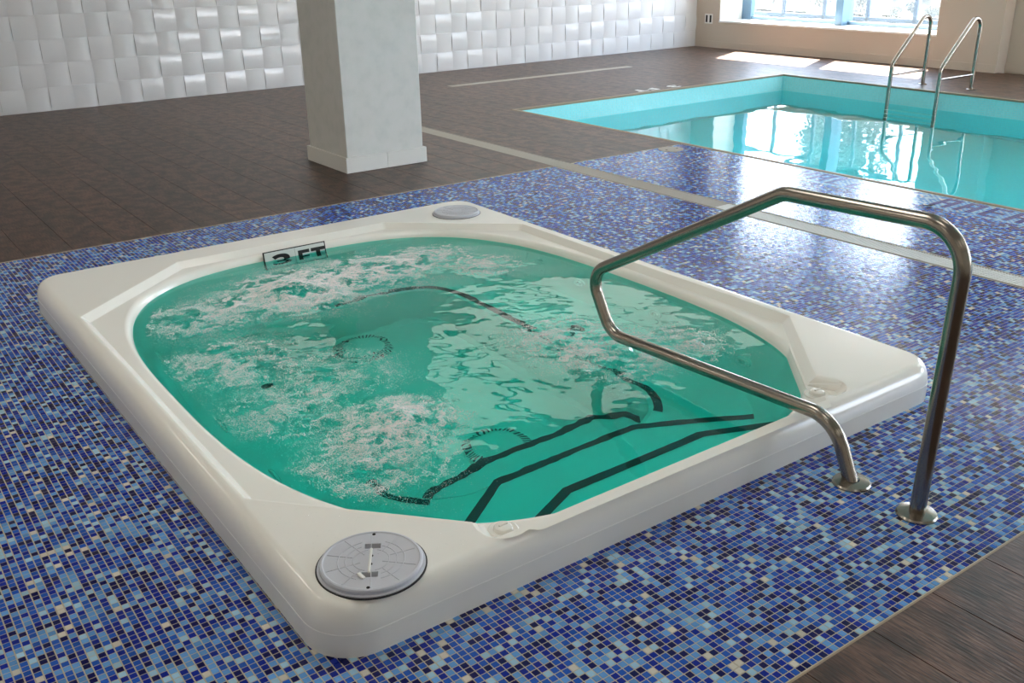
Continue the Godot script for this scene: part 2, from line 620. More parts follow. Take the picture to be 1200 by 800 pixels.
func build_mosaic() -> void:
	var base := thing("mosaic_floor", "blue and white glass mosaic floor around the hot tub", "", Vector3.ZERO, "", "structure")
	var tub := rect(TUB[0] + 0.02, TUB[1] - 0.02, TUB[2] + 0.02, TUB[3] - 0.02)
	var drain := rect(DRAIN[0] - 0.006, DRAIN[1] + 0.006, -12, 3)
	var t := PackedVector3Array()
	for r: Rect2 in cut_rect(rect(MOSAIC[0], MOSAIC[1] - 0.004, MOSAIC[2], MOSAIC[3]), [tub, drain]):
		box_soup(t, Vector3(r.position.x, -0.0155, r.position.y), Vector3(r.end.x, -0.0012, r.end.y))
	part("grout_bed", soup_mesh(t, 20), mats.grout, base)
	# thin edging where the mosaic meets the planks
	var e := PackedVector3Array()
	box_soup(e, Vector3(MOSAIC[0], -0.014, MOSAIC[3] - 0.002), Vector3(MOSAIC[1], 0.0006, MOSAIC[3] + 0.003))
	box_soup(e, Vector3(MOSAIC[0], -0.014, MOSAIC[2] - 0.003), Vector3(DRAIN[0], 0.0006, MOSAIC[2] + 0.002))
	part("edging_strip", soup_mesh(e, 20), mats.coping, base)
	# one glass tile: chamfered top
	var g := PackedVector3Array()
	var h := PITCH / 2 - 0.0009
	var c := 0.0012
	for k in 4:
		var b := Basis(Vector3.UP, k * PI / 2)
		quad(g, b * Vector3(-h, -0.003, h), b * Vector3(-h + c, 0, h - c), b * Vector3(h - c, 0, h - c), b * Vector3(h, -0.003, h))
	quad(g, Vector3(-h + c, 0, -h + c), Vector3(h - c, 0, -h + c), Vector3(h - c, 0, h - c), Vector3(-h + c, 0, h - c))
	for i in range(0, g.size(), 3):   # keep the faces outward
		var nrm := (g[i + 2] - g[i]).cross(g[i + 1] - g[i])
		var mid := (g[i] + g[i + 1] + g[i + 2]) / 3 + Vector3(0, 0.01, 0)
		if nrm.dot(mid) < 0:
			var s := g[i + 1]
			g[i + 1] = g[i + 2]
			g[i + 2] = s
	var tile := soup_mesh(g, 5)
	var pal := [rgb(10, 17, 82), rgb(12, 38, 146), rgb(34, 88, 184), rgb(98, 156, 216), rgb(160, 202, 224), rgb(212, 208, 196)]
	var odds := [0.18, 0.25, 0.28, 0.195, 0.075, 0.02]   # one mix of tiles, except round the lettering
	var words := lettering()
	var ox := 5.762
	var oz := -4.755
	var spots := PackedVector3Array()
	var tone := PackedInt32Array()
	var order := []
	for i in range(int((MOSAIC[0] - ox) / PITCH) + 1, int((MOSAIC[1] - ox) / PITCH)):
		for j in range(int(ceil((MOSAIC[2] - oz) / PITCH)), int(floor((MOSAIC[3] - oz) / PITCH)) + 0):
			var p := Vector3(ox + (i + 0.5) * PITCH, 0, oz + (j + 0.5) * PITCH)
			if p.z > MOSAIC[3] - PITCH * 0.5 or p.z < MOSAIC[2] + PITCH * 0.5: continue
			var q := Vector2(p.x, p.z)
			if tub.grow(-0.02).has_point(q) or drain.grow(0.008).has_point(q): continue
			var u := rng.randf()
			var k := 0
			while k < 5 and u > odds[k]:
				u -= odds[k]
				k += 1
			# the words are laid in dark blue tiles; darker tiles round them are swapped for pale, for legibility
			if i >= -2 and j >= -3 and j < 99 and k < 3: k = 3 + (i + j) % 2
			if words.has(Vector2i(i, j)): k = 1
			if in_view(p, 0.98): order.append([p.distance_squared_to(CAM), spots.size()])
			spots.append(p)
			tone.append(k)
	order.sort_custom(func(a, b): return a[0] < b[0])
	var solo := {}
	for i in mini(300, order.size()): solo[order[i][1]] = true
	var tm := []
	for k in 6: tm.append(mat(pal[k], 0.15, 0.0, 0.48))
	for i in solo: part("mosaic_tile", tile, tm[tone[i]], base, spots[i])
	var mm := MultiMesh.new()
	mm.transform_format = MultiMesh.TRANSFORM_3D
	mm.use_colors = true
	mm.mesh = tile
	mm.instance_count = spots.size() - solo.size()
	var n := 0
	for i in spots.size():
		if solo.has(i): continue
		# sheets laid by hand: each tile sits a little off level
		var tilt := Basis(Vector3(1, 0, 0), rng.randfn(0, 0.008)) * Basis(Vector3(0, 0, 1), rng.randfn(0, 0.008))
		mm.set_instance_transform(n, Transform3D(tilt, spots[i]))
		var v := rng.randf_range(0.86, 1.14)
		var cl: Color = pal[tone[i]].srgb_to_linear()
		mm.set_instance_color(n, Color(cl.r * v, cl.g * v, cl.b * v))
		n += 1
	var o := MultiMeshInstance3D.new()
	o.name = "mosaic_tiles"
	o.multimesh = mm
	var m := mat(Color.WHITE, 0.15, 0.0, 0.48)
	m.vertex_color_use_as_albedo = true
	o.material_override = m
	base.add_child(o)
	o.set_meta("kind", "stuff")
	print("tiles ", spots.size())

func build_drain() -> void:
	# a covered gutter across the floor: plain lids far off, a slatted grate near the tub
	var d := thing("floor_gutter", "long grey floor gutter with slatted grate between hot tub and pool", "drain", Vector3(0, 0, 0))
	var x0: float = DRAIN[0]
	var x1: float = DRAIN[1]
	var edge := PackedVector3Array()
	for x in [[x0, x0 + 0.008], [x1 - 0.008, x1]]:
		box_soup(edge, Vector3(x[0], -0.015, -9.0), Vector3(x[1], 0.001, 1.6))
	part("edge_rail", soup_mesh(edge, 20), mats.stone, d)
	part("channel", box_mesh(Vector3(x1 - x0 - 0.02, 0.002, 10.6)), mats.stone, d, Vector3((x0 + x1) / 2, -0.0152, -3.7))
	for k in 8:
		part("cover_lid", box_mesh(Vector3(x1 - x0 - 0.018, 0.012, 0.588), 0.001), mats.stone, d, Vector3((x0 + x1) / 2, -0.0065, -8.7 + k * 0.59))
	var s := PackedVector3Array()
	var z := -4.27
	while z < 1.55:
		box_soup(s, Vector3(x0 + 0.009, -0.013, z), Vector3(x1 - 0.009, -0.0005, z + 0.009))
		z += 0.016
	var o := part("grate_slats", soup_mesh(s, 20), mats.white_paint, d)
	o.set_meta("kind", "stuff")
	var b := part("floor_strip", box_mesh(Vector3(2.99, 0.014, 0.13), 0.002), mats.stone, self, Vector3(8.05, -0.0065, -10.46))
	tag(b, "narrow pale strip let into the planks along the panelled wall", "floor strip")

# ---------------------------------------------------------------- pool
func build_pool() -> void:
	var x0: float = POOL[0]
	var x1: float = POOL[1]
	var z0: float = POOL[2]
	var z1: float = POOL[3]
	var p := thing("swimming_pool", "rectangular pool lined with pale aqua mosaic beneath the windows", "pool", Vector3((x0 + x1) / 2, 0, (z0 + z1) / 2))
	var c := Vector3((x0 + x1) / 2, 0, (z0 + z1) / 2)
	var y := -1.35
	var t := PackedVector3Array()
	var k := 0.2
	box_soup(t, Vector3(x0 - k, y - k, z0 - k) - c, Vector3(x1 + k, y, z1 + k) - c)
	var wn := PackedVector3Array()
	box_soup(wn, Vector3(x0 - k, y, z0 - k) - c, Vector3(x0, -0.01, z1 + k) - c)
	box_soup(wn, Vector3(x1, y, z0 - k) - c, Vector3(x1 + k, -0.01, z1 + k) - c)
	box_soup(wn, Vector3(x0, y, z0 - k) - c, Vector3(x1, -0.01, z0) - c)
	box_soup(wn, Vector3(x0, y, z1) - c, Vector3(x1, -0.01, z1 + k) - c)
	part("pool_bottom", soup_mesh(t, 20), mats.pool_tile, p)
	part("pool_wall", soup_mesh(wn, 20), mats.pool_tile, p)
	var w := 0.034
	for q in [[x0 - w, x0 + 0.006, z0 - w, z1 + w], [x1 - 0.006, x1 + w, z0 - w, z1 + w], [x0, x1, z0 - w, z0 + 0.006], [x0, x1, z1 - 0.006, z1 + w]]:
		var size := Vector3(q[1] - q[0], 0.022, q[3] - q[2])
		part("coping", box_mesh(size, 0.004), mats.coping, p, Vector3((q[0] + q[1]) / 2, -0.007, (q[2] + q[3]) / 2) - c)
	# still water with a faint swell
	var nz := noise(1.3, FastNoiseLite.TYPE_SIMPLEX_SMOOTH, 2, 31)
	var g := 0.06
	var water := grid_water(x0 - 0.01, x1 + 0.01, z0 - 0.01, z1 + 0.01, g, func(x, z): return POOL_Y + 0.0016 * nz.get_noise_2d(x, z) , func(_x, _z): return true)
	var o := part("pool_water", water, mats.pool_water, self)
	tag(o, "still turquoise water filling the rectangular pool", "water")

func grid_water(x0: float, x1: float, z0: float, z1: float, g: float, height: Callable, inside: Callable) -> ArrayMesh:
	var nx := int((x1 - x0) / g) + 1
	var nz := int((z1 - z0) / g) + 1
	var v := PackedVector3Array()
	var nn := PackedVector3Array()
	var hs := PackedFloat32Array()
	var ok := PackedByteArray()
	for j in nz + 1:
		for i in nx + 1:
			var x := minf(x0 + i * g, x1)
			var z := minf(z0 + j * g, z1)
			hs.append(height.call(x, z))
			ok.append(1 if inside.call(x, z) else 0)
			v.append(Vector3(x, hs[-1], z))
	var w := nx + 1
	for j in nz + 1:
		for i in nx + 1:
			var a := v[j * w + maxi(i - 1, 0)]
			var b := v[j * w + mini(i + 1, nx)]
			var c := v[maxi(j - 1, 0) * w + i]
			var d := v[mini(j + 1, nz) * w + i]
			nn.append((d - c).cross(b - a).normalized())
	var idx := PackedInt32Array()
	for j in nz:
		for i in nx:
			var a := j * w + i
			if ok[a] + ok[a + 1] + ok[a + w] + ok[a + w + 1] == 0: continue
			idx.append_array([a, a + 1, a + w + 1, a, a + w + 1, a + w])
	var arr := []
	arr.resize(Mesh.ARRAY_MAX)
	arr[Mesh.ARRAY_VERTEX] = v
	arr[Mesh.ARRAY_NORMAL] = nn
	arr[Mesh.ARRAY_INDEX] = idx
	var m := ArrayMesh.new()
	m.add_surface_from_arrays(Mesh.PRIMITIVE_TRIANGLES, arr)
	return m

# ---------------------------------------------------------------- hot tub
const MID := Vector2(1.97, -3.31)
const RIM := 0.145
const LEDGE := 0.113
const BENCH := -0.33
const WELL_Y := -0.73
const POCKETS := [[1.285, -1.875, 0.068], [2.69, -1.905, 0.078]]

func sd_roundrect(p: Vector2, x0: float, x1: float, z0: float, z1: float, r: float) -> float:
	var q := (p - Vector2((x0 + x1) / 2, (z0 + z1) / 2)).abs() - Vector2((x1 - x0) / 2 - r, (z1 - z0) / 2 - r)
	return Vector2(maxf(q.x, 0), maxf(q.y, 0)).length() + minf(maxf(q.x, q.y), 0.0) - r

func sd_octagon(p: Vector2) -> float:
	var poly := [Vector2(0.775, -4.31), Vector2(1.37, -4.84), Vector2(2.55, -4.84), Vector2(3.145, -4.31), Vector2(3.145, -2.43), Vector2(2.57, -1.79), Vector2(1.35, -1.79), Vector2(0.775, -2.43)]
	var d := -10.0
	for i in 8:
		var a: Vector2 = poly[i]
		var e: Vector2 = (poly[(i + 1) % 8] - a).normalized()
		d = maxf(d, (p - a).dot(Vector2(e.y, -e.x)))
	return d

func sd_deck(p: Vector2) -> float:
	var d := sd_octagon(p)
	for k in POCKETS: d = minf(d, p.distance_to(Vector2(k[0], k[1])) - k[2])
	return d

func sd_lip(p: Vector2) -> float:
	var q := (p - MID).abs()
	var f := pow(pow(q.x / 1.12, 3.0) + pow(q.y / 1.485, 3.0), 1.0 / 3.0)
	return (f - 1.0) * 1.12

func well(p: Vector2) -> float:
	return sd_roundrect(p, 1.33, 2.52, -4.27, -2.44, 0.26)

func contour(sd: Callable, off: float, y: float, n: int, c := MID) -> PackedVector3Array:
	var out := PackedVector3Array()
	for i in n:
		var a := TAU * i / n
		var d := Vector2(cos(a), sin(a))
		var lo := 0.0
		var hi := 2.6
		for k in 22:
			var m := (lo + hi) / 2
			if sd.call(c + d * m) + off < 0.0: lo = m
			else: hi = m
		out.append(Vector3(c.x + d.x * lo, y, c.y + d.y * lo))
	return out

func nearer(a: PackedVector3Array, b: PackedVector3Array) -> PackedVector3Array:
	# the inner of two rings, with the height of the first
	var out := PackedVector3Array()
	for i in a.size():
		var pa := Vector2(a[i].x, a[i].z)
		var pb := Vector2(b[i].x, b[i].z)
		var q := pa if pa.distance_to(MID) < pb.distance_to(MID) else pb
		out.append(Vector3(q.x, a[i].y, q.y))
	return out

func build_tub() -> void:
	var tub := thing("hot_tub", "large cream acrylic hot tub sunk in blue mosaic, full of turquoise water", "hot tub")
	var n := 900
	var outer := func(p): return sd_roundrect(p, TUB[0], TUB[1], TUB[2], TUB[3], 0.14)
	var deck := func(p): return sd_deck(p)
	var lip := func(p): return sd_lip(p)
	var wl := func(p): return well(p)
	var up := []
	up.append(contour(outer, 0.0, -0.012, n))
	up.append(contour(outer, 0.0, 0.066, n))
	up.append(contour(outer, 0.0012, 0.0675, n))
	for k in range(1, 8):
		var a := k / 7.0 * PI / 2
		up.append(contour(outer, 0.0012 + 0.05 * (1 - cos(a)), 0.0675 + (RIM - 0.0675) * sin(a), n))
	# deck, bevel down to the ledge, then the rounded lip of the basin
	up.append(contour(deck, -0.010, RIM, n))
	up.append(contour(deck, -0.003, RIM - 0.0015, n))
	up.append(contour(deck, 0.003, RIM - 0.007, n))
	up.append(contour(deck, 0.022, LEDGE + 0.007, n))
	up.append(contour(deck, 0.028, LEDGE + 0.001, n))
	var limit := contour(deck, 0.034, LEDGE, n)
	up.append(limit)
	for q in [[-0.016, LEDGE], [-0.004, LEDGE - 0.003], [0.004, LEDGE - 0.010], [0.010, LEDGE - 0.022], [0.018, 0.06], [0.030, 0.0], [0.075, -0.22], [0.10, BENCH + 0.06], [0.13, BENCH + 0.015], [0.18, BENCH]]:
		up.append(nearer(contour(lip, q[0], q[1], n), contour(deck, 0.036 + maxf(q[0], 0.0) * 0.9, 0, n)))
	var shell := PackedVector3Array()
	# fold: bottom-up on the outside keeps the outward face; the same order keeps it on the deck and inside
	loft(shell, up)
	var inner := [up[-1], contour(wl, -0.012, BENCH, n), contour(wl, 0.006, BENCH - 0.012, n), contour(wl, 0.03, BENCH - 0.2, n), contour(wl, 0.05, WELL_Y + 0.03, n), contour(wl, 0.08, WELL_Y, n)]
	loft(shell, inner)
	cap(shell, inner[-1], true)
	var sh := part("shell", soup_mesh(shell, 30), mats.acrylic, tub)
	sh.set_meta("label", "cream glossy moulded shell")
	# entry steps moulded at the rail end
	var steps := [
		[-0.12, [Vector2(1.40, -1.86), Vector2(1.52, -2.05), Vector2(1.70, -2.13), Vector2(2.31, -2.13), Vector2(2.58, -2.02), Vector2(2.72, -1.90)]],
		[BENCH + 0.012, [Vector2(1.10, -2.10), Vector2(1.44, -2.31), Vector2(1.65, -2.45), Vector2(2.29, -2.45), Vector2(2.42, -2.38), Vector2(2.74, -2.20)]],
		[-0.52, [Vector2(1.40, -2.55), Vector2(1.50, -2.68), Vector2(1.78, -2.735), Vector2(2.32, -2.735), Vector2(2.46, -2.67), Vector2(2.50, -2.50)]]]
	for k in 3:
		var edge: Array = steps[k][1]
		var y: float = steps[k][0]
		var poly := PackedVector2Array(edge)
		poly.append(Vector2(edge[-1].x - 0.05, -1.86 if k == 0 else -1.98 if k == 1 else -2.30))
		poly.append(Vector2(edge[0].x + 0.1, -1.86 if k == 0 else -1.98 if k == 1 else -2.30))
		if k == 0:
			poly = PackedVector2Array(edge)
		var t := PackedVector3Array()
		prism(t, poly, -0.55 if k < 2 else -0.75, y)
		var st := part("step", soup_mesh(t, 20), mats.tread, tub)
		# black nosing strip along the edge
		var s := PackedVector3Array()
		strip(s, edge, 0.037, y + 0.0005, y + 0.003)
		part("nosing_strip", soup_mesh(s, 20), mats.black, st)
	# black line round the edge of the bench
	var bs := PackedVector3Array()
	var ro := contour(wl, -0.048, BENCH + 0.0005, n)
	var ri := contour(wl, -0.012, BENCH + 0.0005, n)
	for i in n:
		var j := (i + 1) % n
		if ro[i].z > -2.46 or (ro[i].x < 1.95 and ro[i].z < -2.70): continue
		var lift := Vector3(0, 0.002, 0)
		quad(bs, ro[i] + lift, ri[i] + lift, ri[j] + lift, ro[j] + lift)
		quad(bs, ri[i] + lift, ri[i], ri[j], ri[j] + lift)
	part("bench_strip", soup_mesh(bs, 30), mats.black, tub)
	depth_sign(tub)
	# suction covers on the floor of the well
	for c in [Vector2(1.98, -4.06), Vector2(1.985, -2.92)]:
		var g := part("suction_cover", lathe([[0.15, 0.0], [0.148, 0.012], [0.12, 0.03], [0.10, 0.034], [0.0, 0.036]], 48), mats.acrylic, tub, Vector3(c.x, WELL_Y, c.y))
		var r := PackedVector3Array()
		for k in 44:
			var b := Basis(Vector3.UP, TAU * k / 44)
			var pts := [b * Vector3(0.108, 0.036, -0.003), b * Vector3(0.108, 0.036, 0.003), b * Vector3(0.145, 0.018, 0.004), b * Vector3(0.145, 0.018, -0.004)]
			quad(r, pts[0], pts[3], pts[2], pts[1])
		var sl := part("slots", soup_mesh(r, 30), mats.black, g)
		sl.set_meta("kind", "stuff")
	# jets in the walls and on the bench
	var jet := lathe([[0.0, 0.002], [0.012, 0.002], [0.014, 0.012], [0.02, 0.013], [0.024, 0.006], [0.032, 0.006], [0.036, 0.010], [0.042, 0.008], [0.044, 0.0]], 28)
	for q in [[1.0, -4.28, 0.94, -0.08], [0.985, -3.98, 0.94, -0.10], [0.97, -3.2, 0.94, -0.10], [0.98, -2.75, 0.94, -0.10], [1.9, -4.72, -1.0, -0.1], [2.35, -4.72, -1.0, -0.1], [2.98, -3.6, 2.0, -0.1], [2.98, -3.05, 2.0, -0.1], [2.87, -2.42, 2.0, -0.08]]:
		var o := part("jet", jet, mats.grey_plastic if q[0] > 5 else mats.acrylic, tub, Vector3(q[0], q[3], q[1]))
		var to := Vector3(MID.x, q[3], MID.y) - Vector3(q[0], q[3], q[1])
		if absf(q[0] - 1.97) > 0.6: to = Vector3(signf(1.97 - q[0]), 0.15, signf(MID.y - q[1]) * (0.9 if absf(q[1] - MID.y) > 0.9 else 0.0))
		else: to = Vector3(0, 0.15, 1)
		o.basis = Basis(Quaternion(Vector3.UP, to.normalized()))
	for q in [[1.31, -3.62], [2.72, -3.3], [1.95, -4.45]]:
		part("drain_cap", lathe([[0.036, 0.0], [0.036, 0.012], [0.028, 0.02], [0.0, 0.021]], 24), mats.black, tub, Vector3(q[0], BENCH, q[1]))
	# round skimmer lids on two corners, air knobs in the two pockets
	lid(tub, Vector3(0.907, RIM, -1.915), true)
	lid(tub, Vector3(2.985, RIM, -4.745), false)
	for q in POCKETS:
		var kn := part("air_knob", lathe([[0.044, 0.0], [0.044, 0.003], [0.040, 0.005], [0.031, 0.004], [0.028, 0.003], [0.027, 0.009], [0.024, 0.014], [0.016, 0.018], [0.0, 0.0195]], 32), mats.acrylic, tub, Vector3(q[0] + (0.008 if q[0] < 2 else -0.02), LEDGE, q[1] - 0.006))
		part("grip", box_mesh(Vector3(0.030, 0.006, 0.008), 0.002), mats.acrylic, kn, Vector3(0, 0.0195, 0))

func strip(t: PackedVector3Array, edge: Array, w: float, y0: float, y1: float) -> void:
	# a flat band of width w on the front side (towards +z) of a bent line
	var inner := []
	for i in edge.size():
		var a: Vector2 = edge[maxi(i - 1, 0)]
		var b: Vector2 = edge[mini(i + 1, edge.size() - 1)]
		var nrm := Vector2(-(b - a).y, (b - a).x).normalized()
		inner.append(edge[i] + nrm * w)
	for i in edge.size() - 1:
		var p: Array = [edge[i], edge[i + 1], inner[i + 1], inner[i]]
		quad(t, Vector3(p[3].x, y1, p[3].y), Vector3(p[0].x, y1, p[0].y), Vector3(p[1].x, y1, p[1].y), Vector3(p[2].x, y1, p[2].y))
		quad(t, Vector3(p[1].x, y1, p[1].y), Vector3(p[0].x, y1, p[0].y), Vector3(p[0].x, y0, p[0].y), Vector3(p[1].x, y0, p[1].y))

func depth_sign(tub: Node3D) -> void:
	# white two-tile depth marker with a thin dark border, set across the waterline on the far wall
	var s := Node3D.new()
	s.name = "depth_marker"
	tub.add_child(s)
	s.set_meta("label", "white depth marker reading 3 FT")
	s.transform = Transform3D(Basis.from_euler(Vector3(deg_to_rad(-8), 0, 0)), Vector3(1.965, 0.040, -4.752))
	var white := mat(Color(0.86, 0.87, 0.86), 0.25)
	for k in [-1, 1]:
		part("marker_tile", box_mesh(Vector3(0.171, 0.168, 0.006), 0.001), white, s, Vector3(k * 0.0862, 0, 0))
	part("border", box_mesh(Vector3(0.356, 0.178, 0.004)), mats.black, s, Vector3(0, 0, -0.0012))
	var f := SystemFont.new()
	f.font_names = PackedStringArray(["Droid Sans"])
	f.font_weight = 700
	for q in [["3", -0.080, 1.5], ["FT", 0.088, 1.1]]:
		var tm := TextMesh.new()
		tm.font = f
		tm.text = q[0]
		tm.font_size = 64
		tm.pixel_size = 0.104 / 46.0
		tm.depth = 0.002
		var o := part("lettering", tm, mats.black, s, Vector3(q[1], 0.011, 0.0036))
		o.scale = Vector3(q[2], 1, 1)

func lid(tub: Node3D, at: Vector3, near: bool) -> void:
	var r := 0.132
	var top := 0.0156
	var ax := Vector3(0.62, 0, -1.0).normalized()
	var turn := Basis(Vector3.UP, atan2(-ax.z, ax.x))
	# turned disc; the near one has two finger slots cut through it
	var o := CSGPolygon3D.new()
	o.name = "skimmer_lid"
	o.polygon = PackedVector2Array([Vector2(0, -0.004), Vector2(r + 0.006, -0.004), Vector2(r + 0.006, 0.004), Vector2(r, 0.005), Vector2(r, 0.013), Vector2(r - 0.003, 0.017), Vector2(r - 0.008, 0.018), Vector2(r - 0.010, 0.016), Vector2(r - 0.013, 0.0155), Vector2(0, 0.0155)])
	o.mode = CSGPolygon3D.MODE_SPIN
	o.spin_degrees = 360.0
	o.spin_sides = 72
	o.material = mats.grey_plastic
	o.position = at
	tub.add_child(o, true)
	if near:
		for s in [-1, 1]:
			var h := CSGBox3D.new()
			h.name = "finger_slot"
			h.operation = CSGShape3D.OPERATION_SUBTRACTION
			h.size = Vector3(0.022, 0.034, 0.042)
			h.material = mats.grey_plastic
			o.add_child(h, true)
			h.transform = Transform3D(turn, ax * 0.062 * s + Vector3(0, 0.0145, 0))
	o.set_meta("label", "round grey lid with ribbed rings" if near else "round pale lid")
	part("seat_ring", lathe([[r + 0.010, -0.002], [r + 0.010, 0.0012], [r + 0.005, 0.0015]], 64), mats.black, o)
	var g := PackedVector3Array()
	for rr in [0.046, 0.066, 0.085]:
		var path := PackedVector3Array()
		for i in 61:
			var p := Vector3(rr * cos(TAU * i / 60), top, rr * sin(TAU * i / 60))
			if near and absf(p.dot(ax)) > 0.045 and absf(p.dot(ax.cross(Vector3.UP))) < 0.024:   # the slots interrupt the rings
				if path.size() > 1: tube_soup(g, path, 0.0015, 6)
				path = PackedVector3Array()
				continue
			path.append(p)
		if path.size() > 1: tube_soup(g, path, 0.0015, 6)
	for k in 10:
		var a := TAU * (k + 0.3) / 10
		var d := Vector3(cos(a), 0, sin(a))
		tube_soup(g, PackedVector3Array([d * (0.03 if k % 2 else 0.05) + Vector3(0, top, 0), d * 0.118 + Vector3(0, top, 0)]), 0.0014, 6)
	part("ribs", soup_mesh(g, 50), mats.grey_plastic, o)
	if not near: return
	# pale handle between the slots, a broken tab and four screws
	var hd := part("handle", box_mesh(Vector3(0.105, 0.006, 0.007), 0.002), mats.white_paint, o)
	hd.transform = Transform3D(turn, Vector3(-0.006, 0.0205, 0.006))
	var br := part("broken_tab", box_mesh(Vector3(0.024, 0.005, 0.012), 0.0015), mats.white_paint, o)
	br.transform = Transform3D(turn * Basis.from_euler(Vector3(0.3, 0.8, 0.2)), -ax * 0.072 + Vector3(-0.016, 0.019, -0.012))
	for q in [0.018, -0.018, 0.116, -0.116]:
		part("screw", lathe([[0.0045, 0.0], [0.0045, 0.0012], [0.0, 0.0014]], 12), mats.dark_hole, o, ax * q + Vector3(0, top, 0))

# ---------------------------------------------------------------- bubbling water
# churning places: x, z, radius, foam
const CHURN := [[1.23, -4.15, 0.20, 0.7], [1.16, -3.56, 0.21, 0.7], [1.14, -3.03, 0.18, 0.5], [1.23, -2.49, 0.20, 0.8], [1.42, -2.70, 0.17, 1.0], [1.72, -4.22, 0.28, 1.0], [2.14, -4.26, 0.24, 0.9], [2.50, -4.28, 0.20, 0.7], [2.66, -3.98, 0.15, 0.5], [2.36, -2.95, 0.20, 0.6], [2.40, -2.68, 0.20, 0.8], [2.70, -2.58, 0.16, 0.7], [1.46, -3.20, 0.20, 0.35]]
var n_big: FastNoiseLite
var n_mid: FastNoiseLite
var n_fine: FastNoiseLite
var n_ridge: FastNoiseLite
var n_swirl: FastNoiseLite

func churn(x: float, z: float) -> float:
	var s := 0.0
	for c in CHURN:
		var d: float = Vector2(x - c[0], z - c[1]).length() / c[2]
		if d < 2.2: s += c[3] * exp(-d * d * 1.6)
	return minf(s, 1.3)

func wave(x: float, z: float) -> float:
	var s := churn(x, z)
	var h := WATER_Y + 0.0035 * n_big.get_noise_2d(x, z)
	h += (0.0005 + 0.010 * s) * n_mid.get_noise_2d(x, z)
	h += 0.0038 * s * n_fine.get_noise_2d(x, z)
	for c in CHURN:
		var d: float = Vector2(x - c[0], z - c[1]).length() / c[2]
		if d < 1.8:
			h += c[3] * ((0.034 if c[3] >= 1.0 else 0.010) * exp(-d * d * 3.5) + 0.0035 * exp(-pow((d - 0.95) * 5.0, 2.0)))
	var edge := clampf(-sd_lip(Vector2(x, z)) / 0.25, 0.25, 1.0)
	return WATER_Y + (h - WATER_Y) * edge

func build_tub_water() -> void:
	n_big = noise(1.6, FastNoiseLite.TYPE_SIMPLEX_SMOOTH, 2, 21)
	n_mid = noise(9.0, FastNoiseLite.TYPE_SIMPLEX_SMOOTH, 2, 22)
	n_fine = noise(30.0, FastNoiseLite.TYPE_SIMPLEX_SMOOTH, 2, 23)
	n_swirl = noise(5.0, FastNoiseLite.TYPE_SIMPLEX_SMOOTH, 3, 27)
	n_ridge = noise(9.0, FastNoiseLite.TYPE_SIMPLEX_SMOOTH, 3, 24)
	n_ridge.fractal_type = FastNoiseLite.FRACTAL_RIDGED
	var w := grid_water(0.80, 3.12, -4.82, -1.79, 0.011, wave, func(x, z): return sd_lip(Vector2(x, z)) < 0.004 and sd_octagon(Vector2(x, z)) < -0.02)
	var o := part("tub_water", w, mats.water, self)
	tag(o, "churning turquoise water with foaming jets in the hot tub", "water")
	build_foam()

func build_foam() -> void:
	var ball := SphereMesh.new()
	ball.radius = 1.0
	ball.height = 2.0
	ball.radial_segments = 6
	ball.rings = 3
	var at := []
	for c in CHURN:
		# rings and flecks on the surface
		for k in int(44000.0 * c[3] * c[2] * c[2] / 0.04):
			var a := rng.randf() * TAU
			var d := sqrt(rng.randf()) * 1.35
			var x: float = c[0] + cos(a) * d * c[2]
			var z: float = c[1] + sin(a) * d * c[2]
			if sd_lip(Vector2(x, z)) > -0.06: continue
			var ridge := n_ridge.get_noise_2d(x, z)
			var wob: float = 0.95 + 0.25 * n_mid.get_noise_2d(x * 0.5, z * 0.5)
			var ring := exp(-pow((d - wob) * 5.0, 2.0))
			var core := exp(-pow(d * 1.8, 2.0)) if c[3] >= 0.9 else 0.0
			var broken := smoothstep(-0.1, 0.5, n_fine.get_noise_2d(x * 0.6, z * 0.6))
			if rng.randf() > (0.8 * ring * broken + 0.7 * core * broken + 0.25 * smoothstep(0.55, 0.9, ridge)): continue
			at.append(Transform3D(Basis().scaled(Vector3.ONE * rng.randf_range(0.0006, 0.0018)), Vector3(x, wave(x, z) + rng.randf_range(-0.001, 0.0006), z)))
		# a veil of fine froth over the boil
		for k in int(80000.0 * (c[3] if c[3] >= 0.9 else 0.6 * c[3]) * c[2] * c[2] / 0.04):
			var x: float = c[0] + rng.randfn() * 0.6 * c[2]
			var z: float = c[1] + rng.randfn() * 0.6 * c[2]
			if sd_lip(Vector2(x, z)) > -0.07: continue
			var swirl := n_swirl.get_noise_2d(x + 0.05 * n_mid.get_noise_2d(z, x), z + 0.05 * n_mid.get_noise_2d(x, z))
			if rng.randf() > smoothstep(-0.35, 0.45, swirl): continue
			at.append(Transform3D(Basis().scaled(Vector3.ONE * rng.randf_range(0.0005, 0.0012)), Vector3(x, wave(x, z) + rng.randf_range(-0.0006, 0.0006), z)))
		# fine bubbles rising below the surface
		for k in int(15000.0 * c[3] * c[2] * c[2] / 0.04):
			var x: float = c[0] + rng.randfn() * 0.55 * c[2]
			var z: float = c[1] + rng.randfn() * 0.55 * c[2]
			if sd_lip(Vector2(x, z)) > -0.08: continue
			var y := WATER_Y - 0.012 - 0.05 * rng.randf() * (1.0 + 3.0 * rng.randf())
			at.append(Transform3D(Basis().scaled(Vector3.ONE * rng.randf_range(0.0006, 0.0016)), Vector3(x, y, z)))
	var mm := MultiMesh.new()
	mm.transform_format = MultiMesh.TRANSFORM_3D
	mm.mesh = ball
	mm.instance_count = at.size()
	for i in at.size(): mm.set_instance_transform(i, at[i])
	var o := MultiMeshInstance3D.new()
	o.name = "foam"
	o.multimesh = mm
	o.material_override = mat(Color(0.97, 0.97, 0.97), 0.3)
	add_child(o)
	tag(o, "white foam and bubbles in the hot tub water", "foam", "", "stuff")
	print("bubbles ", at.size())

